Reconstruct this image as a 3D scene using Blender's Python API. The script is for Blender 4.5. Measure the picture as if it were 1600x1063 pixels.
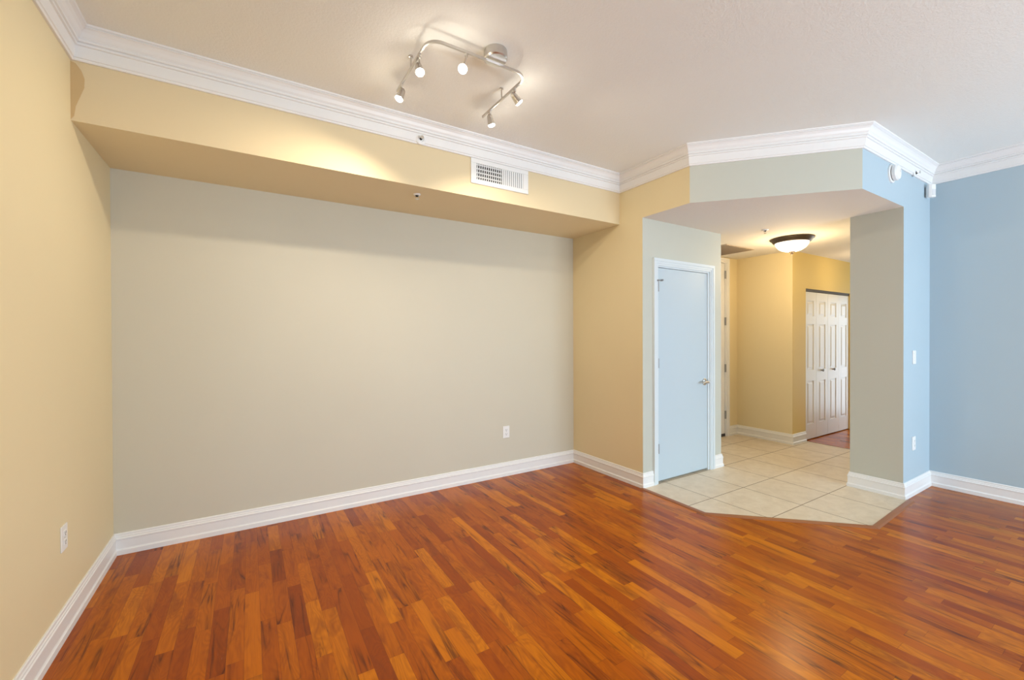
import bpy, bmesh, math, random
from mathutils import Vector, Matrix
for o in list(bpy.data.objects):
    bpy.data.objects.remove(o)
SC = bpy.context.scene
COL = SC.collection
PI = math.pi

# ------------------------------------------------------------------ camera
F, YAW, PITCH, ROLL, CZ = 663.21, 0.5543, -0.0062, -0.0040, 1.40
fw = Vector((math.sin(YAW) * math.cos(PITCH), math.cos(YAW) * math.cos(PITCH), math.sin(PITCH)))
rt = Vector((math.cos(YAW), -math.sin(YAW), 0))
up = rt.cross(fw)
r2 = rt * math.cos(ROLL) + up * math.sin(ROLL)
u2 = -rt * math.sin(ROLL) + up * math.cos(ROLL)
cd = bpy.data.cameras.new('camera')
cd.sensor_width = 36.0
cd.lens = F / 1600 * 36
cd.clip_start = 0.02
cam = bpy.data.objects.new('camera', cd)
COL.objects.link(cam)
cam.matrix_world = Matrix(((r2.x, u2.x, -fw.x, 0), (r2.y, u2.y, -fw.y, 0), (r2.z, u2.z, -fw.z, CZ), (0, 0, 0, 1)))
SC.camera = cam

# ------------------------------------------------------------------ light and exposure
SC.view_settings.view_transform = 'Standard'
SC.view_settings.look = 'None'
SC.view_settings.gamma = 1.0
SC.view_settings.use_curve_mapping = False
SC.view_settings.exposure = 0.0
w = bpy.data.worlds.new('sky')
SC.world = w
w.use_nodes = True
bg = w.node_tree.nodes['Background']
bg.inputs[0].default_value = (0.62, 0.80, 1.0, 1)
bg.inputs[1].default_value = 1.0


def area(name, loc, rot, sx, sy, energy, col, spread=PI):
    d = bpy.data.lights.new(name, 'AREA')
    d.shape = 'RECTANGLE'
    d.size, d.size_y, d.energy, d.color, d.spread = sx, sy, energy, col, spread
    o = bpy.data.objects.new(name, d)
    COL.objects.link(o)
    o.location, o.rotation_euler = loc, rot
    return o


WIN_X0, WIN_X1, WIN_Z1, REAR = 1.4, 5.2, 2.45, -3.6
area('daylight', ((WIN_X0 + WIN_X1) / 2, REAR - 0.14, WIN_Z1 / 2 + 0.03), (PI / 2, 0, 0), WIN_X1 - WIN_X0 - 0.1, WIN_Z1 - 0.1, 185, (0.62, 0.84, 1.0))

area('corridor_cool_fill', (8.80, 2.21, 1.04), (0, PI / 2, 0), 1.95, 0.75, 15, (0.80, 0.90, 1.0))  # unseen cool fill, added to brighten the folding doors
area('ceiling_fill', ((WIN_X0 + WIN_X1) / 2, REAR - 0.10, 0.45), (PI / 2 + 0.75, 0, 0), WIN_X1 - WIN_X0 - 0.1, 0.7, 110, (0.90, 0.94, 1.0))  # unseen upward fill at the window, added to lift the ceiling

# ------------------------------------------------------------------ room numbers (metres)
L, DW, R, H = -0.754, 3.684, 3.089, 2.962      # left wall, back wall, closet wall, ceiling
BF, BZ = 2.981, 2.50                           # beam face, beam underside / hall ceiling
AY = 2.697                                     # wall of the closet door
BBY, CX, FY = 2.203, 3.901, 1.321              # chamfer of the header
PX, EX = 4.746, 5.416                          # pillar edge, right wall
CWX = 4.312                                    # hall side of the closet
HY = 3.47                                      # hall end wall
HX, BY = 5.935, 2.74                           # hall side wall, wall of the folding doors
FARX = 8.6

# ------------------------------------------------------------------ materials


class NT:
    def __init__(s, name):
        s.m = bpy.data.materials.new(name)
        s.m.use_nodes = True
        s.t = s.m.node_tree
        s.b = s.t.nodes['Principled BSDF']

    def n(s, typ, **kw):
        x = s.t.nodes.new(typ)
        for k, v in kw.items():
            setattr(x, k, v)
        return x

    def put(s, sock, v):
        if isinstance(v, bpy.types.NodeSocket):
            s.t.links.new(v, sock)
        elif v is not None:
            sock.default_value = v

    def math(s, op, a, b=None, c=None, clamp=False):
        x = s.n('ShaderNodeMath', operation=op, use_clamp=clamp)
        for i, v in enumerate((a, b, c)):
            s.put(x.inputs[i], v)
        return x.outputs[0]

    def vec(s, x=0.0, y=0.0, z=0.0):
        c = s.n('ShaderNodeCombineXYZ')
        for i, v in enumerate((x, y, z)):
            s.put(c.inputs[i], v)
        return c.outputs[0]

    def noise(s, vec, scale, detail=2.0, rough=0.5, dist=0.0):
        x = s.n('ShaderNodeTexNoise')
        s.put(x.inputs['Vector'], vec)
        x.inputs['Scale'].default_value = scale
        x.inputs['Detail'].default_value = detail
        x.inputs['Roughness'].default_value = rough
        x.inputs['Distortion'].default_value = dist
        return x.outputs['Fac']

    def white(s, vec):
        x = s.n('ShaderNodeTexWhiteNoise', noise_dimensions='3D')
        s.put(x.inputs['Vector'], vec)
        return x.outputs['Value'], x.outputs['Color']

    def ramp(s, fac, stops, interp='LINEAR'):
        x = s.n('ShaderNodeValToRGB')
        x.color_ramp.interpolation = interp
        e = x.color_ramp.elements
        while len(e) < len(stops):
            e.new(0.5)
        for q, (p, c) in zip(e, stops):
            q.position = p
            q.color = (*c, 1) if len(c) == 3 else c
        s.put(x.inputs[0], fac)
        return x.outputs[0]

    def mix(s, fac, a, b, blend='MIX'):
        x = s.n('ShaderNodeMix', data_type='RGBA', blend_type=blend)
        s.put(x.inputs[0], fac)
        for i, v in ((6, a), (7, b)):
            if isinstance(v, tuple):
                v = (*v[:3], 1)
            s.put(x.inputs[i], v)
        return x.outputs[2]

    def bump(s, h, strength, dist=0.001):
        x = s.n('ShaderNodeBump')
        x.inputs['Strength'].default_value = strength
        x.inputs['Distance'].default_value = dist
        s.put(x.inputs['Height'], h)
        s.t.links.new(x.outputs[0], s.b.inputs['Normal'])

    def pos(s):
        return s.n('ShaderNodeTexCoord').outputs['Object']


def plain(name, col, rough=0.5, metal=0.0, spec=0.5, emit=None, es=0.0):
    t = NT(name)
    t.b.inputs['Base Color'].default_value = (*col, 1)
    t.b.inputs['Roughness'].default_value = rough
    t.b.inputs['Metallic'].default_value = metal
    t.b.inputs['Specular IOR Level'].default_value = spec
    if emit:
        t.b.inputs['Emission Color'].default_value = (*emit, 1)
        t.b.inputs['Emission Strength'].default_value = es
    return t.m


def paint(name, col, bump=0.12, scale=220, rough=0.55, var=0.03):
    t = NT(name)
    p = t.pos()
    f = t.noise(p, 1.1, 3.0, 0.55)
    a = tuple(c * (1 - var) for c in col)
    b = tuple(min(1, c * (1 + var)) for c in col)
    t.put(t.b.inputs['Base Color'], t.mix(f, a, b))
    t.b.inputs['Roughness'].default_value = rough
    t.b.inputs['Specular IOR Level'].default_value = 0.3
    if bump:
        t.bump(t.noise(p, scale, 3.0, 0.6), bump, 0.002)
    return t.m


M = {}
M['cream'] = paint('cream_paint', (0.81, 0.70, 0.455))
M['beam'] = paint('beam_paint', (0.76, 0.63, 0.41))
M['gold'] = paint('golden_yellow_paint', (0.82, 0.63, 0.25))
M['greige'] = paint('greige_daylight_tint', (0.635, 0.60, 0.495))  # the cream wall paint, with the greying by daylight put into it
M['grey'] = paint('grey_daylight_tint', (0.57, 0.575, 0.505))  # same wall paint, cool daylight mixed into the colour
M['blue'] = paint('blue_daylight_tint', (0.455, 0.565, 0.635))  # same beige walls again, the blue of the daylight painted in
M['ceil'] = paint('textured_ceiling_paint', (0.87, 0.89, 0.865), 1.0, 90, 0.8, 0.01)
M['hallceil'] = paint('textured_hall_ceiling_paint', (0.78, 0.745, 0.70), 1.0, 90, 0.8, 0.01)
M['white'] = plain('white_trim_paint', (0.86, 0.86, 0.86), 0.35)
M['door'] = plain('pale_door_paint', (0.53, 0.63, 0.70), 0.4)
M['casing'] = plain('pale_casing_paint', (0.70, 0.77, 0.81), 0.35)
M['plastic'] = plain('white_plastic', (0.86, 0.86, 0.85), 0.4)
M['dark'] = plain('dark_gap', (0.02, 0.02, 0.02), 0.8)
M['steel'] = plain('brushed_nickel', (0.62, 0.60, 0.57), 0.32, 1.0)
M['chrome'] = plain('chrome', (0.80, 0.80, 0.80), 0.12, 1.0)
M['hinge'] = plain('grey_steel', (0.30, 0.31, 0.33), 0.45, 0.6)
M['bronze'] = plain('oil_rubbed_bronze', (0.055, 0.038, 0.025), 0.4, 0.5)
M['bulb'] = plain('lit_bulb_glass', (0.9, 0.9, 0.9), 0.3, emit=(1, 0.93, 0.82), es=14)
M['bowl'] = plain('lit_frosted_glass', (0.9, 0.88, 0.84), 0.35, emit=(1, 0.88, 0.70), es=1.7)
M['grille'] = plain('taupe_grille', (0.42, 0.34, 0.27), 0.6)
M['strip'] = plain('stained_wood_strip', (0.30, 0.105, 0.035), 0.35)


def wood():
    t = NT('three_strip_laminate')
    s = t.n('ShaderNodeSeparateXYZ')
    t.put(s.inputs[0], t.pos())
    x, y = s.outputs[0], s.outputs[1]
    W = 0.0672
    u = t.math('DIVIDE', t.math('ADD', x, 30.0), W)
    row = t.math('FLOOR', u)
    fu = t.math('FRACT', u)
    rv, rc = t.white(t.vec(row, 3.3, 1.7))
    ln = t.math('MULTIPLY_ADD', rv, 0.28, 0.42)
    v = t.math('ADD', t.math('DIVIDE', t.math('ADD', y, 30.0), ln), t.math('MULTIPLY', rv, 37.0))
    colm = t.math('FLOOR', v)
    fv = t.math('FRACT', v)
    iv, ic = t.white(t.vec(row, colm, 0.5))
    sc = t.n('ShaderNodeSeparateColor')
    t.put(sc.inputs[0], ic)
    r1, r2_, r3 = sc.outputs
    base = t.ramp(iv, [(0.0, (0.280, 0.052, 0.002)), (0.15, (0.370, 0.077, 0.002)), (0.5, (0.450, 0.106, 0.002)),
                       (0.8, (0.530, 0.142, 0.002)), (1.0, (0.620, 0.190, 0.003))])
    # grain, warped lengthwise, shifted for every strip
    gx = t.math('ADD', x, t.math('MULTIPLY', r1, 9.0))
    gy = t.math('ADD', y, t.math('MULTIPLY', r2_, 23.0))
    fine = t.noise(t.vec(t.math('MULTIPLY', gx, 150.0), t.math('MULTIPLY', gy, 6.0), 0.0), 1.0, 4.0, 0.6, 0.3)
    wv = t.noise(t.vec(t.math('MULTIPLY', gx, 11.0), t.math('MULTIPLY', gy, 2.6), t.math('MULTIPLY', r3, 30.0)), 1.0, 1.0, 0.5, 0.9)
    rings = t.math('SINE', t.math('MULTIPLY', wv, 85.0))
    ringm = t.math('MULTIPLY', t.math('GREATER_THAN', r3, 0.35), t.math('MULTIPLY_ADD', rings, 0.5, 0.5))
    c = t.mix(t.math('MULTIPLY', ringm, 0.22), base, (0.17, 0.032, 0.004))
    c = t.mix(t.math('MULTIPLY', t.ramp(fine, [(0.40, (0, 0, 0)), (0.80, (1, 1, 1))]), 0.30), c, (0.17, 0.034, 0.004))
    # broad darker figure drifting along the strip
    fg = t.noise(t.vec(t.math('MULTIPLY', gx, 13.0), t.math('MULTIPLY', gy, 3.0), t.math('MULTIPLY', r3, 17.0)), 1.0, 3.0, 0.6, 0.8)
    c = t.mix(t.math('MULTIPLY', t.ramp(fg, [(0.50, (0, 0, 0)), (0.68, (1, 1, 1))]), 0.55), c, (0.180, 0.034, 0.006))
    # long dark veins
    vn = t.noise(t.vec(t.math('MULTIPLY', gx, 16.0), t.math('MULTIPLY', gy, 1.15), t.math('MULTIPLY', r1, 11.0)), 1.0, 2.0, 0.5, 0.7)
    dv = t.math('ABSOLUTE', t.math('SUBTRACT', vn, 0.5))
    core = t.math('SUBTRACT', 1.0, t.math('MULTIPLY', dv, 45.0), clamp=True)
    halo = t.math('SUBTRACT', 1.0, t.math('MULTIPLY', dv, 13.0), clamp=True)
    come = t.ramp(t.noise(t.vec(t.math('MULTIPLY', gx, 5.0), t.math('MULTIPLY', gy, 2.6), 7.0), 1.0, 2.0), [(0.42, (0, 0, 0)), (0.60, (1, 1, 1))])
    vein = t.math('ADD', t.math('MULTIPLY', core, 0.42), t.math('MULTIPLY', halo, 0.40))
    vein = t.math('MULTIPLY', vein, t.math('MULTIPLY', come, t.math('GREATER_THAN', r2_, 0.35)))
    c = t.mix(vein, c, (0.060, 0.014, 0.004))
    # joints
    eu = t.math('MINIMUM', fu, t.math('SUBTRACT', 1.0, fu))
    ev = t.math('MULTIPLY', t.math('MINIMUM', fv, t.math('SUBTRACT', 1.0, fv)), t.math('DIVIDE', ln, W))
    j = t.math('LESS_THAN', t.math('MINIMUM', eu, ev), 0.012)
    c = t.mix(t.math('MULTIPLY', j, 0.45), c, (0.06, 0.016, 0.006))
    t.put(t.b.inputs['Base Color'], c)
    t.put(t.b.inputs['Roughness'], t.math('MULTIPLY_ADD', fine, 0.10, 0.20))
    t.b.inputs['Specular IOR Level'].default_value = 0.2
    t.bump(fine, 0.03, 0.001)
    return t.m


def tile():
    t = NT('beige_floor_tile')
    p = t.pos()
    s = t.n('ShaderNodeSeparateXYZ')
    t.put(s.inputs[0], p)
    S = 0.486
    u = t.math('DIVIDE', t.math('SUBTRACT', s.outputs[0], 3.385 - 20 * S), S)
    v = t.math('DIVIDE', t.math('SUBTRACT', s.outputs[1], 2.205 - 20 * S), S)
    fu, fv = t.math('FRACT', u), t.math('FRACT', v)
    e = t.math('MINIMUM', t.math('MINIMUM', fu, t.math('SUBTRACT', 1.0, fu)), t.math('MINIMUM', fv, t.math('SUBTRACT', 1.0, fv)))
    iv, ic = t.white(t.vec(t.math('FLOOR', u), t.math('FLOOR', v), 0.3))
    n1 = t.noise(p, 9.0, 6.0, 0.65, 0.5)
    n2 = t.noise(p, 60.0, 3.0, 0.6)
    c = t.ramp(n1, [(0.3, (0.66, 0.56, 0.42)), (0.55, (0.77, 0.67, 0.52)), (0.75, (0.83, 0.74, 0.60))])
    c = t.mix(t.math('MULTIPLY', n2, 0.25), c, (0.50, 0.40, 0.28))
    c = t.mix(t.math('MULTIPLY', iv, 0.18), c, (0.56, 0.45, 0.32))
    g = t.math('LESS_THAN', e, 0.0065)
    c = t.mix(g, c, (0.22, 0.15, 0.09))
    t.put(t.b.inputs['Base Color'], c)
    t.put(t.b.inputs['Roughness'], t.math('MULTIPLY_ADD', g, 0.4, 0.36))
    t.bump(t.math('SUBTRACT', 1.0, g), 0.3, 0.002)
    return t.m


M['wood'] = wood()
M['tile'] = tile()

# ------------------------------------------------------------------ mesh helpers


def bx(bm, x0, x1, y0, y1, z0, z1, bev=0.0, mi=0):
    b2 = bmesh.new()
    vs = [b2.verts.new((x, y, z)) for x in (x0, x1) for y in (y0, y1) for z in (z0, z1)]
    for f in ((0, 1, 3, 2), (4, 6, 7, 5), (0, 4, 5, 1), (2, 3, 7, 6), (0, 2, 6, 4), (1, 5, 7, 3)):
        b2.faces.new([vs[i] for i in f])
    bmesh.ops.recalc_face_normals(b2, faces=b2.faces[:])
    if bev:
        bmesh.ops.bevel(b2, geom=b2.edges[:], offset=bev, segments=2, profile=0.5, affect='EDGES')
    for f in b2.faces:
        f.material_index = mi
    me = bpy.data.meshes.new('t')
    b2.to_mesh(me)
    b2.free()
    bm.from_mesh(me)
    bpy.data.meshes.remove(me)
    return bm


def box(*a, **k):
    return bx(bmesh.new(), *a, **k)


def prism(pts, z0, z1):
    bm = bmesh.new()
    a = [bm.verts.new((x, y, z0)) for x, y in pts]
    b = [bm.verts.new((x, y, z1)) for x, y in pts]
    bm.faces.new(a)
    bm.faces.new(b)
    n = len(pts)
    for i in range(n):
        bm.faces.new((a[i], a[(i + 1) % n], b[(i + 1) % n], b[i]))
    bmesh.ops.recalc_face_normals(bm, faces=bm.faces[:])
    return bm


def lathe(bm, prof, seg=32, mat=None, mi=0):
    """prof: (radius, height) pairs about local z; closes the ends."""
    mat = mat or Matrix.Identity(4)
    rings = []
    nf = []
    for r, h in prof:
        if r < 1e-6:
            rings.append([bm.verts.new(mat @ Vector((0, 0, h)))])
        else:
            rings.append([bm.verts.new(mat @ Vector((r * math.cos(2 * PI * k / seg), r * math.sin(2 * PI * k / seg), h))) for k in range(seg)])
    for a, b in zip(rings, rings[1:]):
        for k in range(seg):
            q = (k + 1) % seg
            if len(a) == 1 and len(b) == 1:
                continue
            if len(a) == 1:
                nf.append(bm.faces.new((a[0], b[k], b[q])))
            elif len(b) == 1:
                nf.append(bm.faces.new((a[k], a[q], b[0])))
            else:
                nf.append(bm.faces.new((a[k], a[q], b[q], b[k])))
    for e in (rings[0], rings[-1]):
        if len(e) > 1:
            nf.append(bm.faces.new(e))
    bmesh.ops.recalc_face_normals(bm, faces=nf)
    for f in nf:
        f.material_index = mi
        f.smooth = True
    return bm


def aim(p, d):
    """matrix with local z along d at point p"""
    return Matrix.Translation(Vector(p)) @ Vector(d).to_track_quat('Z', 'Y').to_matrix().to_4x4()


def rod(bm, a, b, r, seg=14):
    a, b = Vector(a), Vector(b)
    return lathe(bm, [(r, 0), (r, (b - a).length)], seg, aim(a, b - a))


def tube(bm, pts, r, seg=12):
    pts = [Vector(p) for p in pts]
    rings = []
    for i, p in enumerate(pts):
        d = (pts[min(i + 1, len(pts) - 1)] - pts[max(i - 1, 0)]).normalized()
        m = aim(p, d)
        rr = r[i] if isinstance(r, (list, tuple)) else r
        rings.append([bm.verts.new(m @ Vector((rr * math.cos(2 * PI * k / seg), rr * math.sin(2 * PI * k / seg), 0))) for k in range(seg)])
    nf = []
    for a, b in zip(rings, rings[1:]):
        # match the start of each ring to its neighbour
        off = min(range(seg), key=lambda o: (a[0].co - b[o].co).length)
        b[:] = b[off:] + b[:off]
        for k in range(seg):
            nf.append(bm.faces.new((a[k], a[(k + 1) % seg], b[(k + 1) % seg], b[k])))
    nf.append(bm.faces.new(rings[0]))
    nf.append(bm.faces.new(rings[-1]))
    bmesh.ops.recalc_face_normals(bm, faces=nf)
    for f in nf:
        f.smooth = True
    return bm


def obj(name, bm, mats, parent=None, smooth_angle=35):
    me = bpy.data.meshes.new(name)
    bm.to_mesh(me)
    bm.free()
    if not isinstance(mats, (list, tuple)):
        mats = [mats]
    for m in mats:
        me.materials.append(m)
    o = bpy.data.objects.new(name, me)
    COL.objects.link(o)
    if parent:
        o.parent = parent
    if any(p.use_smooth for p in me.polygons):
        try:
            me.set_sharp_from_angle(angle=math.radians(smooth_angle))
        except Exception:
            pass
    return o


def struct(name, bm, mats, parent=None):
    o = obj(name, bm, mats, parent)
    o['kind'] = 'structure'
    return o


def thing(name, label, cat, loc=(0, 0, 0), rz=0.0, group=None):
    o = bpy.data.objects.new(name, None)
    COL.objects.link(o)
    o.empty_display_size = 0.05
    o.location, o.rotation_euler = loc, (0, 0, rz)
    o['label'], o['category'] = label, cat
    if group:
        o['group'] = group
    return o


def copy_thing(src, label, loc, rz=0.0):
    r = src.copy()
    COL.objects.link(r)
    r.location, r.rotation_euler = loc, (0, 0, rz)
    r['label'] = label
    for ch in list(src.children):
        c = ch.copy()
        COL.objects.link(c)
        c.parent = r
        for g in list(ch.children):
            d = g.copy()
            COL.objects.link(d)
            d.parent = c
    return r


def sweep(prof, path, i, ends=(True, True)):
    """segment i of a moulding: prof (offset from the wall, z) along path, room on the right of travel, mitred."""
    P = [Vector(p) for p in path]

    def rn(k):
        d = (P[k + 1] - P[k]).normalized()
        return Vector((d.y, -d.x))

    def off(k):
        if k == 0:
            return rn(0)
        if k == len(P) - 1:
            return rn(k - 1)
        a, b = rn(k - 1), rn(k)
        s = a + b
        return s / (s.dot(a))
    bm = bmesh.new()
    A = [bm.verts.new((*(P[i] + off(i) * d), z)) for d, z in prof]
    B = [bm.verts.new((*(P[i + 1] + off(i + 1) * d), z)) for d, z in prof]
    n = len(prof)
    for k in range(n):
        q = (k + 1) % n
        bm.faces.new((A[k], A[q], B[q], B[k]))
    bm.faces.new(A)
    bm.faces.new(B)
    bmesh.ops.recalc_face_normals(bm, faces=bm.faces[:])
    return bm


# ------------------------------------------------------------------ shell
struct('floor', box(L - 0.15, FARX + 0.15, REAR - 0.15, DW + 0.15, -0.12, 0.0), M['wood'])
struct('ceiling', box(L - 0.15, FARX + 0.15, REAR - 0.15, DW + 0.15, H, H + 0.12), M['ceil'])
struct('wall_left', box(L - 0.15, L, REAR, DW, 0, H), M['cream'])
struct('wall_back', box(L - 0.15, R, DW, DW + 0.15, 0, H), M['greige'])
bm = box(L, R, BF, DW, BZ, H)
for f in bm.faces:
    if f.normal.z < -0.5:
        f.material_index = 1  # lighter copy of the beam paint: floor bounce put into the underside
struct('wall_beam', bm, [M['beam'], M['cream']])
bm = box(R, R + 0.1, AY, DW + 0.15, 0, H)
for f in bm.faces:
    if f.normal.y < -0.5:
        f.material_index = 1
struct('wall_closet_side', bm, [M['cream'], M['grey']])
# wall with the white door, open where the door stands
DX0, DX1, DZ = 3.292, 4.078, 2.062
bm = box(R + 0.1, DX0 - 0.03, AY, AY + 0.11, 0, BZ)
bx(bm, DX1 + 0.03, CWX, AY, AY + 0.11, 0, BZ)
bx(bm, DX0 - 0.03, DX1 + 0.03, AY, AY + 0.11, DZ + 0.03, BZ)
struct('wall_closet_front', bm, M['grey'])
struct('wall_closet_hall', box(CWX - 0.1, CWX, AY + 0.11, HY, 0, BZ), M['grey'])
# hall end wall with the entry door
EX0, EX1, EZ = 4.74, 5.655, 2.425
bm = box(CWX - 0.1, EX0 - 0.03, HY, HY + 0.12, 0, BZ)
bx(bm, EX1 + 0.03, HX, HY, HY + 0.12, 0, BZ)
bx(bm, EX0 - 0.03, EX1 + 0.03, HY, HY + 0.12, EZ + 0.03, BZ)
struct('wall_hall_end', bm, M['cream'])
# hall side wall and the wall of the folding doors
FX0, FX1, FZ = 6.285, 7.66, 2.035
bm = box(HX, HX + 0.1, BY, HY + 0.12, 0, BZ)
for f in bm.faces:
    if f.normal.y < -0.5:
        f.material_index = 1
struct('wall_hall_side', bm, [M['cream'], M['gold']])
bm = box(HX + 0.1, FX0, BY, BY + 0.1, 0, BZ)
bx(bm, FX1, FARX, BY, BY + 0.1, 0, BZ)
bx(bm, FX0, FX1, BY, BY + 0.1, FZ, BZ)
struct('wall_hall_closet', bm, M['gold'])
bm = box(FARX, FARX + 0.15, FY, 1.80, 0, H)      # unseen doorway, cut to let the added cool fill in
bx(bm, FARX, FARX + 0.15, 2.62, DW + 0.15, 0, H)
bx(bm, FARX, FARX + 0.15, 1.80, 2.62, 2.05, H)
struct('wall_hall_far', bm, M['cream'])
struct('wall_closet_rear', box(HX + 0.1, FARX, BY + 0.6, BY + 0.7, 0, BZ), M['cream'])
# pillar with its long corridor side, right wall
bm = prism([(PX, FY), (FARX, FY), (FARX, 1.70), (PX, 1.70)], 0, BZ)
for f in bm.faces:
    if f.normal.y < -0.5:
        f.material_index = 1
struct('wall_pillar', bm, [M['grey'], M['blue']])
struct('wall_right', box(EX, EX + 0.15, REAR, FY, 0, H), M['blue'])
# header over the hall mouth
HP = [(R, AY), (R, BBY), (CX, FY), (FARX, FY)]
TH = 0.1
prof = [(0, BZ), (-TH, BZ), (-TH, H), (0, H)]
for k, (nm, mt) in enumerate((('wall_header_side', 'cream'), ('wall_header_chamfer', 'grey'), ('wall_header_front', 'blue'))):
    bm = sweep(prof, HP, k)
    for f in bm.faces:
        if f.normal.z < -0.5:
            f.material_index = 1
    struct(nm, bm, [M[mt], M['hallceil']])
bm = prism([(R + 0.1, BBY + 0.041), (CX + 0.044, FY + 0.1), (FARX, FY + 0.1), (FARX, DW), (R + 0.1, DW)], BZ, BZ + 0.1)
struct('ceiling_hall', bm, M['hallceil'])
# rear of the room, behind the camera: glazed balcony doors
bm = box(L - 0.15, WIN_X0, REAR - 0.15, REAR, 0, H)
bx(bm, WIN_X1, EX + 0.15, REAR - 0.15, REAR, 0, H)
bx(bm, WIN_X0, WIN_X1, REAR - 0.15, REAR, WIN_Z1, H)
struct('wall_rear', bm, M['greige'])
struct('wall_daylight_block', box(L, 0.9, -0.85, -0.70, 0, H), M['cream'])  # unseen, added to keep window daylight off the left side
bm = bmesh.new()
nw = 3
ww = (WIN_X1 - WIN_X0) / nw
for k in range(nw):
    a, b = WIN_X0 + k * ww, WIN_X0 + (k + 1) * ww
    bx(bm, a, a + 0.05, REAR - 0.09, REAR - 0.04, 0, WIN_Z1)
    bx(bm, b - 0.05, b, REAR - 0.09, REAR - 0.04, 0, WIN_Z1)
    bx(bm, a + 0.05, b - 0.05, REAR - 0.09, REAR - 0.04, 0, 0.08)
    bx(bm, a + 0.05, b - 0.05, REAR - 0.09, REAR - 0.04, WIN_Z1 - 0.06, WIN_Z1)
struct('window_1', bm, M['white'])

# tile floor and its wooden edge strips
TP = [(3.075, 2.69), (3.055, 2.045), (3.880, 1.245), (PX + 0.01, 1.285)]
bm = prism(TP + [(PX + 0.01, 1.69), (6.29, 1.69), (6.29, 2.75), (HX + 0.01, 2.75), (HX + 0.01, 3.53), (CWX - 0.01, 3.53), (CWX - 0.01, 2.77), (R + 0.01, 2.77)], -0.05, 0.004)
struct('floor_tile', bm, M['tile'])
sp = [(-0.008, -0.02), (-0.008, 0.008), (0.004, 0.010), (0.026, 0.007), (0.036, 0.0), (0.036, -0.02)]
for k in range(3):
    struct('trim_%d' % (k + 1), sweep([(d, z) for d, z in sp], TP, k), M['strip'])
struct('trim_4', box(6.285, 6.31, 1.70, 2.74, -0.02, 0.007), M['strip'])

# baseboards
BB = [(0, 0), (0.020, 0), (0.020, 0.030), (0.016, 0.034), (0.0135, 0.040), (0.0135, 0.094), (0.0165, 0.098), (0.0165, 0.106),
      (0.012, 0.111), (0.012, 0.117), (0.0085, 0.123), (0.008, 0.133), (0.005, 0.138), (0, 0.138)]
path = [(L, REAR), (L, DW), (R, DW), (R, AY), (3.222, AY)]
for k, nm in enumerate(('left', 'back', 'closet_side', 'closet_front')):
    struct('baseboard_' + nm, sweep(BB, path, k), M['white'])
path = [(4.168, AY), (CWX, AY), (CWX, HY), (EX0 - 0.09, HY)]
for k, nm in enumerate(('closet_corner', 'closet_hall', 'hall_end')):
    struct('baseboard_' + nm, sweep(BB, path, k), M['white'])
path = [(EX1 + 0.075, HY), (HX, HY), (HX, BY), (FX0 - 0.012, BY)]
for k, nm in enumerate(('entry_corner', 'hall_side', 'hall_closet')):
    struct('baseboard_' + nm, sweep(BB, path, k), M['white'])
path = [(FARX, 1.70), (PX, 1.70), (PX, FY), (EX, FY), (EX, REAR)]
for k, nm in enumerate(('corridor', 'pillar_side', 'pillar_front', 'right')):
    struct('baseboard_' + nm, sweep(BB, path, k), M['white'])

# crown moulding
CR = [(0, -0.160), (0.012, -0.160), (0.016, -0.154), (0.016, -0.149), (0.022, -0.146), (0.030, -0.098), (0.030, -0.092), (0.040, -0.089), (0.041, -0.080),
      (0.036, -0.077), (0.048, -0.073), (0.050, -0.065), (0.045, -0.061), (0.056, -0.050), (0.066, -0.033), (0.078, -0.021), (0.088, -0.016), (0.084, -0.012), (0.094, -0.008), (0.096, 0), (0, 0)]
CR = [(d * 0.85, H + z) for d, z in CR]
path = [(L, REAR), (L, BF), (R, BF), (R, BBY), (CX, FY), (EX, FY), (EX, REAR)]
for k in range(6):
    struct('trim_%d' % (5 + k), sweep(CR, path, k), M['white'])

# ------------------------------------------------------------------ white closet door


def casing(x0, x1, z1, y, wd, dp, step=True):
    """door casing on a wall that faces -y: outer edge x0..x1, top z1"""
    bm = bmesh.new()
    for a, b in ((0.0, 0.4), (0.4, 0.75), (0.75, 1.0)):
        d = dp * (1.0 if a == 0 else (0.75 if a < 0.5 else 0.55))
        wa, wb = wd * a, wd * b
        bx(bm, x0 + wa, x0 + wb, y - d, y, 0, z1 - wa)
        bx(bm, x1 - wb, x1 - wa, y - d, y, 0, z1 - wa)
        bx(bm, x0 + wb, x1 - wb, y - d, y, z1 - wb, z1 - wa)
    return bm


d1 = struct('door_1', box(DX0 + 0.003, DX1 - 0.003, AY + 0.006, AY + 0.044, 0.022, DZ - 0.004, bev=0.002), M['door'])
jam = box(DX0 - 0.03, DX0, AY, AY + 0.11, 0, DZ + 0.03)
bx(jam, DX1, DX1 + 0.03, AY, AY + 0.11, 0, DZ + 0.03)
bx(jam, DX0, DX1, AY, AY + 0.11, DZ, DZ + 0.03)
bx(jam, DX0, DX0 + 0.012, AY + 0.05, AY + 0.08, 0, DZ)
bx(jam, DX1 - 0.012, DX1, AY + 0.05, AY + 0.08, 0, DZ)
struct('trim_11', jam, M['casing'])
struct('trim_12', casing(3.222, 4.168, 2.142, AY, 0.066, 0.024), M['casing'])
for hz in (1.875, 1.149, 0.336):
    bm = rod(bmesh.new(), (DX0 + 0.004, AY - 0.009, hz - 0.046), (DX0 + 0.004, AY - 0.009, hz + 0.046), 0.007)
    bx(bm, DX0 + 0.004, DX0 + 0.012, AY - 0.009, AY + 0.006, hz - 0.045, hz + 0.045)
    obj('hinge', bm, M['hinge'], d1)
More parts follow.
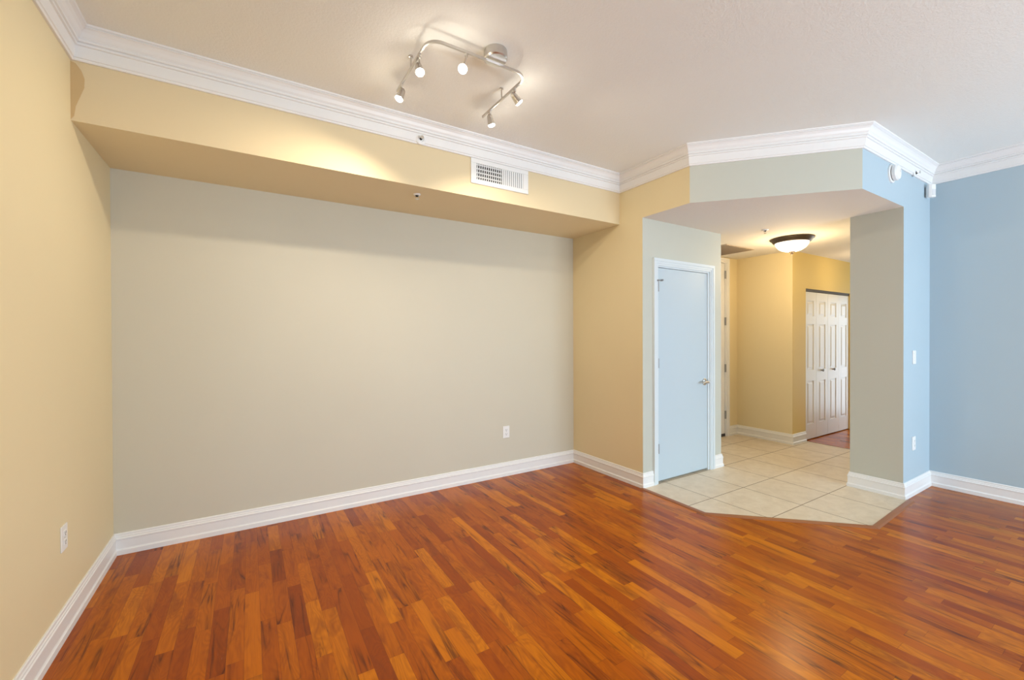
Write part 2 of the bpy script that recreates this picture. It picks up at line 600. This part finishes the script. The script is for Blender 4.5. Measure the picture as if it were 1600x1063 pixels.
# hinge pin door stop on the top hinge
bm = rod(bmesh.new(), (DX0 - 0.022, AY - 0.022, 1.932), (DX0 + 0.052, AY - 0.020, 1.938), 0.0045)
rod(bm, (DX0 + 0.001, AY - 0.004, 1.918), (DX0 + 0.001, AY - 0.014, 1.935), 0.005)
rod(bm, (DX0 + 0.048, AY - 0.028, 1.938), (DX0 + 0.048, AY - 0.004, 1.938), 0.009)
rod(bm, (DX0 - 0.020, AY - 0.030, 1.932), (DX0 - 0.020, AY - 0.010, 1.932), 0.007)
obj('door_stop', bm, M['hinge'], d1)
hx, hz = 4.030, 0.93
hd = obj('door_handle', lathe(bmesh.new(), [(0.036, 0), (0.036, 0.006), (0.030, 0.013), (0.015, 0.017), (0.011, 0.045), (0, 0.045)], 28, aim((hx, AY + 0.007, hz), (0, -1, 0))), M['steel'], d1)
bm = tube(bmesh.new(), [(hx, AY - 0.04, hz), (hx - 0.02, AY - 0.048, hz), (hx - 0.05, AY - 0.05, hz + 0.003), (hx - 0.085, AY - 0.047, hz - 0.003), (hx - 0.105, AY - 0.043, hz - 0.008)], [0.0135, 0.013, 0.011, 0.0095, 0.008])
obj('lever', bm, M['steel'], hd)
bm = box(DX1 - 0.004, DX1 + 0.004, AY - 0.003, AY + 0.01, hz - 0.03, hz + 0.03, bev=0.001)
obj('strike_plate', bm, M['steel'], d1)

# ------------------------------------------------------------------ entry door at the end of the hall
d2 = struct('door_2', box(EX0 + 0.003, EX1 - 0.003, HY + 0.012, HY + 0.056, 0.022, EZ - 0.004, bev=0.002), M['white'])
jam = box(EX0 - 0.03, EX0, HY, HY + 0.12, 0, EZ + 0.03)
bx(jam, EX1, EX1 + 0.03, HY, HY + 0.12, 0, EZ + 0.03)
bx(jam, EX0, EX1, HY, HY + 0.12, EZ, EZ + 0.03)
struct('trim_13', jam, M['white'])
struct('trim_14', casing(EX0 - 0.075, EX1 + 0.072, EZ + 0.062, HY, 0.058, 0.018), M['white'])
for hz in (2.262, 1.612, 0.958, 0.306):
    bm = rod(bmesh.new(), (EX1 - 0.002, HY + 0.002, hz - 0.055), (EX1 - 0.002, HY + 0.002, hz + 0.055), 0.009)
    bx(bm, EX1 - 0.002, EX1 + 0.012, HY - 0.002, HY + 0.01, hz - 0.055, hz + 0.055)
    obj('hinge', bm, M['hinge'], d2)
obj('door_sweep', box(EX0 + 0.01, EX1 - 0.006, HY + 0.002, HY + 0.014, 0.006, 0.045, bev=0.002), plain('dark_rubber', (0.05, 0.05, 0.055), 0.6), d2)

# ------------------------------------------------------------------ folding closet doors


def leaf(wd, ht):
    """panelled door leaf, local x 0..wd, front at y=0"""
    bm = box(0, wd, 0.008, 0.032, 0, ht)
    st = 0.075
    rails = [(0, 0.20), (0.78, 0.93), (1.55, 1.66), (ht - 0.12, ht)]
    bx(bm, 0, st, 0, 0.008, 0, ht)
    bx(bm, wd - st, wd, 0, 0.008, 0, ht)
    for a, b in rails:
        bx(bm, st, wd - st, 0, 0.008, a, b)
    for (a, b), (c, d) in zip(rails, rails[1:]):      # raised fields
        x0, x1, z0, z1 = st + 0.012, wd - st - 0.012, b + 0.014, c - 0.014
        q = 0.024
        v = [bm.verts.new(p) for p in ((x0, 0.0078, z0), (x1, 0.0078, z0), (x1, 0.0078, z1), (x0, 0.0078, z1),
                                       (x0 + q, 0.001, z0 + q), (x1 - q, 0.001, z0 + q), (x1 - q, 0.001, z1 - q), (x0 + q, 0.001, z1 - q))]
        for k in range(4):
            bm.faces.new((v[k], v[(k + 1) % 4], v[4 + (k + 1) % 4], v[4 + k]))
        bm.faces.new(v[4:])
    bmesh.ops.recalc_face_normals(bm, faces=bm.faces[:])
    return bm


d3 = bpy.data.objects.new('door_3', None)
COL.objects.link(d3)
d3.location = (FX0, BY, 0)
d3['kind'] = 'structure'
LW = (FX1 - FX0 - 0.012) / 4
for k in range(4):
    o = obj('door_leaf', leaf(LW - 0.004, 1.985), M['white'], d3)
    o.location = (0.006 + k * LW, 0.018, 0.012)
    if k in (1, 2):
        kx = LW * 0.42 if k == 1 else LW * 0.45
        b = lathe(bmesh.new(), [(0.012, 0), (0.008, 0.012), (0.018, 0.020), (0.019, 0.027), (0.012, 0.033), (0, 0.034)], 20, aim((kx, 0, 0.915), (0, -1, 0)))
        obj('knob', b, M['hinge'], o)
obj('track', box(0.0, FX1 - FX0, 0.012, 0.05, 2.003, 2.035), plain('dark_track', (0.09, 0.08, 0.07), 0.5, 0.4), d3)

# ------------------------------------------------------------------ track light
tl = thing('track_light', 'brushed nickel U-shaped ceiling track light with five small lit spotlights', 'ceiling light', (1.153, 2.02, H))
TLO = Vector((1.153, 2.02, H))


def loc(p):
    return Vector(p) - TLO


ZB = 2.895
obj('canopy', lathe(bmesh.new(), [(0.062, 0), (0.064, -0.006), (0.064, -0.046), (0.058, -0.052), (0, -0.053)], 40), M['steel'], tl)
# the bar: a flat band bent into a U
x0, x1, yb, ye = 0.772, 1.362, 2.020, 2.556
rr = 0.075
cl = [(x0, ye)]
for k in range(9):
    a = PI + k / 8 * PI / 2
    cl.append((x0 + rr + rr * math.cos(a), yb + rr + rr * math.sin(a)))
for k in range(9):
    a = 1.5 * PI + k / 8 * PI / 2
    cl.append((x1 - rr + rr * math.cos(a), yb + rr + rr * math.sin(a)))
cl.append((x1 - 0.008, ye))
bm = bmesh.new()
prev = None
for i, p in enumerate(cl):
    a, b = Vector(cl[max(i - 1, 0)]), Vector(cl[min(i + 1, len(cl) - 1)])
    d = (b - a).normalized()
    n = Vector((-d.y, d.x)) * 0.0045
    ring = [bm.verts.new(loc((p[0] + s * n.x, p[1] + s * n.y, ZB + t))) for s, t in ((-1, -0.007), (1, -0.007), (1, 0.007), (-1, 0.007))]
    if prev:
        for k in range(4):
            bm.faces.new((prev[k], prev[(k + 1) % 4], ring[(k + 1) % 4], ring[k]))
    else:
        bm.faces.new(ring)
    prev = ring
bm.faces.new(prev)
bmesh.ops.recalc_face_normals(bm, faces=bm.faces[:])
obj('bar', bm, M['steel'], tl)
for px, py in ((0.772, 2.30), (1.355, 2.30)):
    bm = rod(bmesh.new(), loc((px, py, ZB + 0.009)), loc((px, py, H)), 0.005)
    lathe(bm, [(0.012, 0), (0.012, -0.008), (0.006, -0.010)], 18, Matrix.Translation(loc((px, py, H))))
    obj('ceiling_post', bm, M['steel'], tl)
HEADS = [((0.772, 2.466), (0.762, 2.492, 2.813)), ((0.772, 2.156), (0.786, 2.192, 2.817)), ((0.976, 2.020), (0.955, 2.020, 2.800)),
         ((1.360, 2.153), (1.402, 2.170, 2.822)), ((1.355, 2.452), (1.388, 2.490, 2.818))]
DIRS = [(-0.34, 0.0, -0.85), (0.0, -0.35, -0.7), (-0.36, -0.77, -0.53), (0.62, -0.05, -0.6), (0.22, 0.02, -0.8)]
CONE = [160, 132, 124, 132, 158]
SOFT = [0.8, 0.6, 0.6, 0.6, 0.8]
WATT = [48, 18, 18, 18, 36]
for (ax, ay), tgt, d, cone, watt, soft in [(h[0], h[1], q, c, e, f) for h, q, c, e, f in zip(HEADS, DIRS, CONE, WATT, SOFT)]:
    d = Vector(d).normalized()
    face = Vector(tgt)
    back = face - d * 0.066
    bm = bmesh.new()
    m = aim(loc(back), d)
    lathe(bm, [(0, -0.006), (0.010, -0.005), (0.017, 0.004), (0.0195, 0.018), (0.0235, 0.055), (0.0255, 0.060), (0.0245, 0.063)], 28, m)
    s = obj('spotlight', bm, M['steel'], tl)
    bm = rod(bmesh.new(), loc((ax, ay, ZB - 0.008)), loc((ax, ay, ZB - 0.024)), 0.008)
    tube(bm, [loc((ax, ay, ZB - 0.02)), loc(Vector((ax, ay, ZB - 0.03)).lerp(back + d * 0.01, 0.5)), loc(back + d * 0.012)], 0.0045)
    obj('bracket', bm, M['steel'], s)
    bm = lathe(bmesh.new(), [(0.0235, 0.060), (0.0235, 0.066), (0.018, 0.072), (0, 0.074)], 28, m)
    obj('bulb', bm, M['bulb'], s)
    ld = bpy.data.lights.new('track_bulb_light', 'SPOT')
    ld.energy, ld.color, ld.shadow_soft_size = watt, (1.0, 0.86, 0.66), 0.018
    ld.spot_size, ld.spot_blend = math.radians(cone), soft
    lo = bpy.data.objects.new('track_bulb_light', ld)
    COL.objects.link(lo)
    lo.location = face + d * 0.045
    lo.rotation_euler = d.to_track_quat('-Z', 'Y').to_euler()
    ld = bpy.data.lights.new('track_bulb_spill', 'POINT')      # the wide spill of the protruding glass face
    ld.energy, ld.color, ld.shadow_soft_size = 0.6, (1.0, 0.90, 0.74), 0.015
    lo = bpy.data.objects.new('track_bulb_spill', ld)
    COL.objects.link(lo)
    lo.location = face + d * 0.035

# ------------------------------------------------------------------ hall dome light
dl = thing('dome_light', 'lit frosted glass bowl light with dark bronze rim on the hall ceiling', 'ceiling light', (5.195, 2.405, BZ))
obj('rim', lathe(bmesh.new(), [(0.205, 0), (0.212, -0.004), (0.212, -0.012), (0.200, -0.020), (0.186, -0.042), (0.172, -0.052), (0.166, -0.050), (0.166, -0.03), (0, -0.03)], 48), M['bronze'], dl)
obj('bowl', lathe(bmesh.new(), [(0.166, -0.046), (0.164, -0.058), (0.154, -0.082), (0.132, -0.110), (0.098, -0.132), (0.056, -0.145), (0.016, -0.149), (0, -0.149)], 48), M['bowl'], dl)
obj('finial', lathe(bmesh.new(), [(0.0, -0.146), (0.030, -0.148), (0.028, -0.156), (0.012, -0.162), (0.015, -0.172), (0.009, -0.183), (0, -0.187)], 24), M['bronze'], dl)
ld = bpy.data.lights.new('dome_bulb_light', 'POINT')
ld.energy, ld.color, ld.shadow_soft_size = 20.0, (1.0, 0.74, 0.40), 0.10
lo = bpy.data.objects.new('dome_bulb_light', ld)
COL.objects.link(lo)
lo.location = (5.195, 2.405, 2.22)
copy_thing(dl, 'unseen bowl light added beyond the pillar to fill the corridor', (6.90, 2.20, BZ))  # hidden copy of the hall fixture, added to carry a warm fill
ld = ld.copy()
ld.energy = 5.0
lo = bpy.data.objects.new('corridor_warm_fill', ld)  # added warm fill for the wall of the folding doors
COL.objects.link(lo)
lo.location = (6.90, 2.20, 2.22)

# ------------------------------------------------------------------ supply vent on the beam
vn = thing('air_vent', 'white metal air supply vent with vertical louvres on the beam face', 'vent', (1.740, BF, 2.703))
VW, VH = 0.268, 0.098
bm = bmesh.new()
iw, ih = 0.218, 0.062
bx(bm, -VW, VW, -0.010, 0, ih, VH, bev=0.003)
bx(bm, -VW, VW, -0.010, 0, -VH, -ih, bev=0.003)
bx(bm, -VW, -iw, -0.010, 0, -ih, ih, bev=0.003)
bx(bm, iw, VW, -0.010, 0, -ih, ih, bev=0.003)
obj('frame', bm, M['plastic'], vn)
obj('backing', box(-iw, iw, -0.0012, 0, -ih, ih), M['dark'], vn)
for k in range(4):
    z = -ih + (k + 0.75) * 2 * ih / 4
    obj('damper_blade', box(-iw, 0.01, -0.0030, -0.0012, z - 0.0045, z + 0.0045), M['plastic'], vn)
nl = 23
for k in range(nl):
    xx = -iw + (k + 0.5) * 2 * iw / nl
    b = box(-0.0075, 0.0075, -0.001, 0.001, -ih, ih)
    ang = math.radians(66) if k < nl * 0.5 else math.radians(18)
    hw = 0.0042 if k < nl * 0.5 else 0.0088
    b.free()
    b = box(-hw, hw, -0.0008, 0.0008, -ih, ih)
    b.transform(Matrix.Translation((xx, -0.0068, 0)) @ Matrix.Rotation(math.radians(12 if k < nl * 0.5 else 14), 4, 'Z'))
    obj('louvre', b, M['plastic'], vn)

# return grille in the hall ceiling
gr = thing('return_grille', 'taupe return air grille flush in the hall ceiling near the entry door', 'vent', (5.13, 3.185, BZ))
bm = bmesh.new()
gx, gy = 0.30, 0.235
bx(bm, -gx, gx, gy - 0.02, gy, -0.008, 0)
bx(bm, -gx, gx, -gy, -gy + 0.02, -0.008, 0)
bx(bm, -gx, -gx + 0.02, -gy + 0.02, gy - 0.02, -0.008, 0)
bx(bm, gx - 0.02, gx, -gy + 0.02, gy - 0.02, -0.008, 0)
obj('frame', bm, M['grille'], gr)
obj('backing', box(-gx + 0.02, gx - 0.02, -gy + 0.02, gy - 0.02, -0.001, 0), plain('grille_filter', (0.16, 0.13, 0.10), 0.8), gr)
bm = bmesh.new()
for k in range(30):
    yy = -gy + 0.027 + k * (2 * gy - 0.054) / 29
    b = box(-gx + 0.02, gx - 0.02, -0.0055, 0.0055, -0.0008, 0.0008)
    b.transform(Matrix.Translation((0, yy, -0.0045)) @ Matrix.Rotation(0.5, 4, 'X'))
    me = bpy.data.meshes.new('t')
    b.to_mesh(me)
    b.free()
    bm.from_mesh(me)
    bpy.data.meshes.remove(me)
obj('louvres', bm, M['grille'], gr)

# ------------------------------------------------------------------ outlets and switches (local: wall at y=0, faces -y)


def plate(bm):
    return bx(bm, -0.038, 0.038, -0.006, 0, -0.060, 0.060, bev=0.0025)


def outlet(label, loc_, rz):
    t = thing('wall_outlet', label, 'outlet', loc_, rz)
    obj('cover_plate', plate(bmesh.new()), M['plastic'], t)
    for s in (-1, 1):
        b = bmesh.new()
        bx(b, -0.0165, 0.0165, -0.009, -0.005, s * 0.021 - 0.014, s * 0.021 + 0.014, bev=0.002)
        so = obj('socket', b, M['plastic'], t)
        b = bmesh.new()
        for dx in (-0.0065, 0.0065):
            bx(b, dx - 0.0012, dx + 0.0012, -0.0094, -0.0085, s * 0.021 - 0.002, s * 0.021 + 0.008)
        lathe(b, [(0.003, 0), (0.003, 0.0009)], 12, aim((0, -0.0085, s * 0.021 - 0.008), (0, -1, 0)))
        obj('slots', b, M['dark'], so)
    obj('screw', lathe(bmesh.new(), [(0.003, 0), (0.003, 0.001), (0, 0.0012)], 12, aim((0, -0.006, 0), (0, -1, 0))), M['steel'], t)
    return t


o1 = outlet('white duplex outlet low on the long back wall under the beam', (2.205, DW, 0.443), 0)
o2 = copy_thing(o1, 'white outlet plate low on the cream left wall near the back corner', (L, 2.818, 0.462), PI / 2)
o3 = copy_thing(o1, 'white outlet low on the blue-tinted pillar face below the light switch', (4.990, FY, 0.449), 0)
sw = thing('light_switch', 'white rocker light switch plate on the blue-tinted pillar face', 'light switch', (4.998, FY, 1.210))
obj('cover_plate', plate(bmesh.new()), M['plastic'], sw)
b = box(-0.0165, 0.0165, -0.003, 0.003, -0.033, 0.033, bev=0.0015)
b.transform(Matrix.Translation((0, -0.0068, 0)) @ Matrix.Rotation(0.05, 4, 'X'))
obj('rocker', b, M['plastic'], sw)

# ------------------------------------------------------------------ detectors
sd = thing('smoke_detector', 'round white smoke detector on the blue-tinted header face below the crown', 'smoke detector', (4.462, FY, 2.722))
ay = Matrix.Rotation(PI / 2, 4, 'X')
obj('base_plate', lathe(bmesh.new(), [(0.074, 0), (0.074, 0.010), (0.068, 0.013), (0, 0.013)], 40, ay), M['plastic'], sd)
obj('collar', lathe(bmesh.new(), [(0.056, 0.013), (0.056, 0.019)], 40, ay), plain('grey_slot', (0.25, 0.24, 0.23), 0.6), sd)
obj('cover', lathe(bmesh.new(), [(0.062, 0.019), (0.062, 0.040), (0.054, 0.050), (0.020, 0.054), (0, 0.054)], 40, ay), M['plastic'], sd)
obj('test_button', lathe(bmesh.new(), [(0.010, 0.052), (0.010, 0.057), (0, 0.058)], 20, ay @ Matrix.Translation((0.018, 0.012, 0))), M['plastic'], sd)
ms = thing('motion_sensor', 'small white motion sensor box in the corner below the crown', 'motion sensor', (EX - 0.130, FY - 0.030, 2.714), -0.45)
obj('bracket', prism([(-0.030, 0.0), (0.030, 0.0), (0.014, 0.034), (-0.022, 0.018)], -0.045, 0.045), M['plastic'], ms)
b = prism([(-0.034, 0.0), (-0.034, -0.022), (-0.020, -0.036), (0.020, -0.036), (0.034, -0.022), (0.034, 0.0)], -0.058, 0.058)
bmesh.ops.bevel(b, geom=b.edges[:], offset=0.003, segments=2, profile=0.5, affect='EDGES')
obj('housing', b, M['plastic'], ms)
obj('lens', box(-0.017, 0.017, -0.0385, -0.0355, -0.042, 0.012, bev=0.001), plain('milky_lens', (0.74, 0.74, 0.75), 0.25), ms)

# ------------------------------------------------------------------ fire sprinklers


def sprinkler(label, loc_, d, r=0.034):
    t = thing('fire_sprinkler', label, 'sprinkler', loc_)
    m = Vector(d).to_track_quat('Z', 'Y').to_matrix().to_4x4()
    obj('escutcheon', lathe(bmesh.new(), [(r, 0), (r, 0.004), (r * 0.75, 0.010), (r * 0.55, 0.011), (r * 0.5, 0.004), (0, 0.004)], 28, m), M['plastic'], t)
    obj('nozzle', lathe(bmesh.new(), [(0.010, 0.004), (0.010, 0.016), (0.006, 0.020), (0, 0.020)], 18, m), M['dark'], t)
    b = bmesh.new()
    for s in (-1, 1):
        tube(b, [m @ Vector((s * 0.010, 0, 0.012)), m @ Vector((s * 0.014, 0, 0.024)), m @ Vector((s * 0.004, 0, 0.036))], 0.0024, 8)
    lathe(b, [(0.013, 0.036), (0.013, 0.038), (0, 0.038)], 18, m)
    obj('deflector', b, M['chrome'], t)
    return t


sprinkler('white and chrome sprinkler head poking out of the crown above the beam', (1.064, BF - 0.016, 2.838), (0, -1, 0), 0.040)
sprinkler('small sprinkler head in the underside of the beam', (1.100, 3.150, BZ), (0, 0, -1), 0.027)
sprinkler('small sprinkler head in the hall ceiling near the dome light', (4.530, 2.352, BZ), (0, 0, -1), 0.032)
sprinkler('small chrome sprinkler head in the crown over the blue-tinted pillar face', (4.945, FY - 0.016, 2.818), (0, -1, 0), 0.030)

# ------------------------------------------------------------------ peeled paint at the left end of the beam
pts = [(0.0, 0.0), (0.012, 0.02), (0.018, 0.07), (0.034, 0.12), (0.050, 0.17), (0.052, 0.215), (0.040, 0.255), (0.020, 0.285), (0.0, 0.292)]
bm = bmesh.new()
fr = [bm.verts.new((x, 0.0, z)) for x, z in pts]
bk = [bm.verts.new((x, 0.0025, z)) for x, z in pts]
bm.faces.new(fr)
for k in range(len(pts) - 1):
    bm.faces.new((fr[k], fr[k + 1], bk[k + 1], bk[k]))
bm.faces.new(bk)
bmesh.ops.recalc_face_normals(bm, faces=bm.faces[:])
pp = obj('paint_patch', bm, paint('darker_patch_paint', (0.62, 0.45, 0.24)))
pp.location = (L, BF - 0.0025, BZ + 0.005)
pp['label'] = 'darker tan patch of touch-up paint at the left end of the beam face'
pp['category'] = 'paint patch'
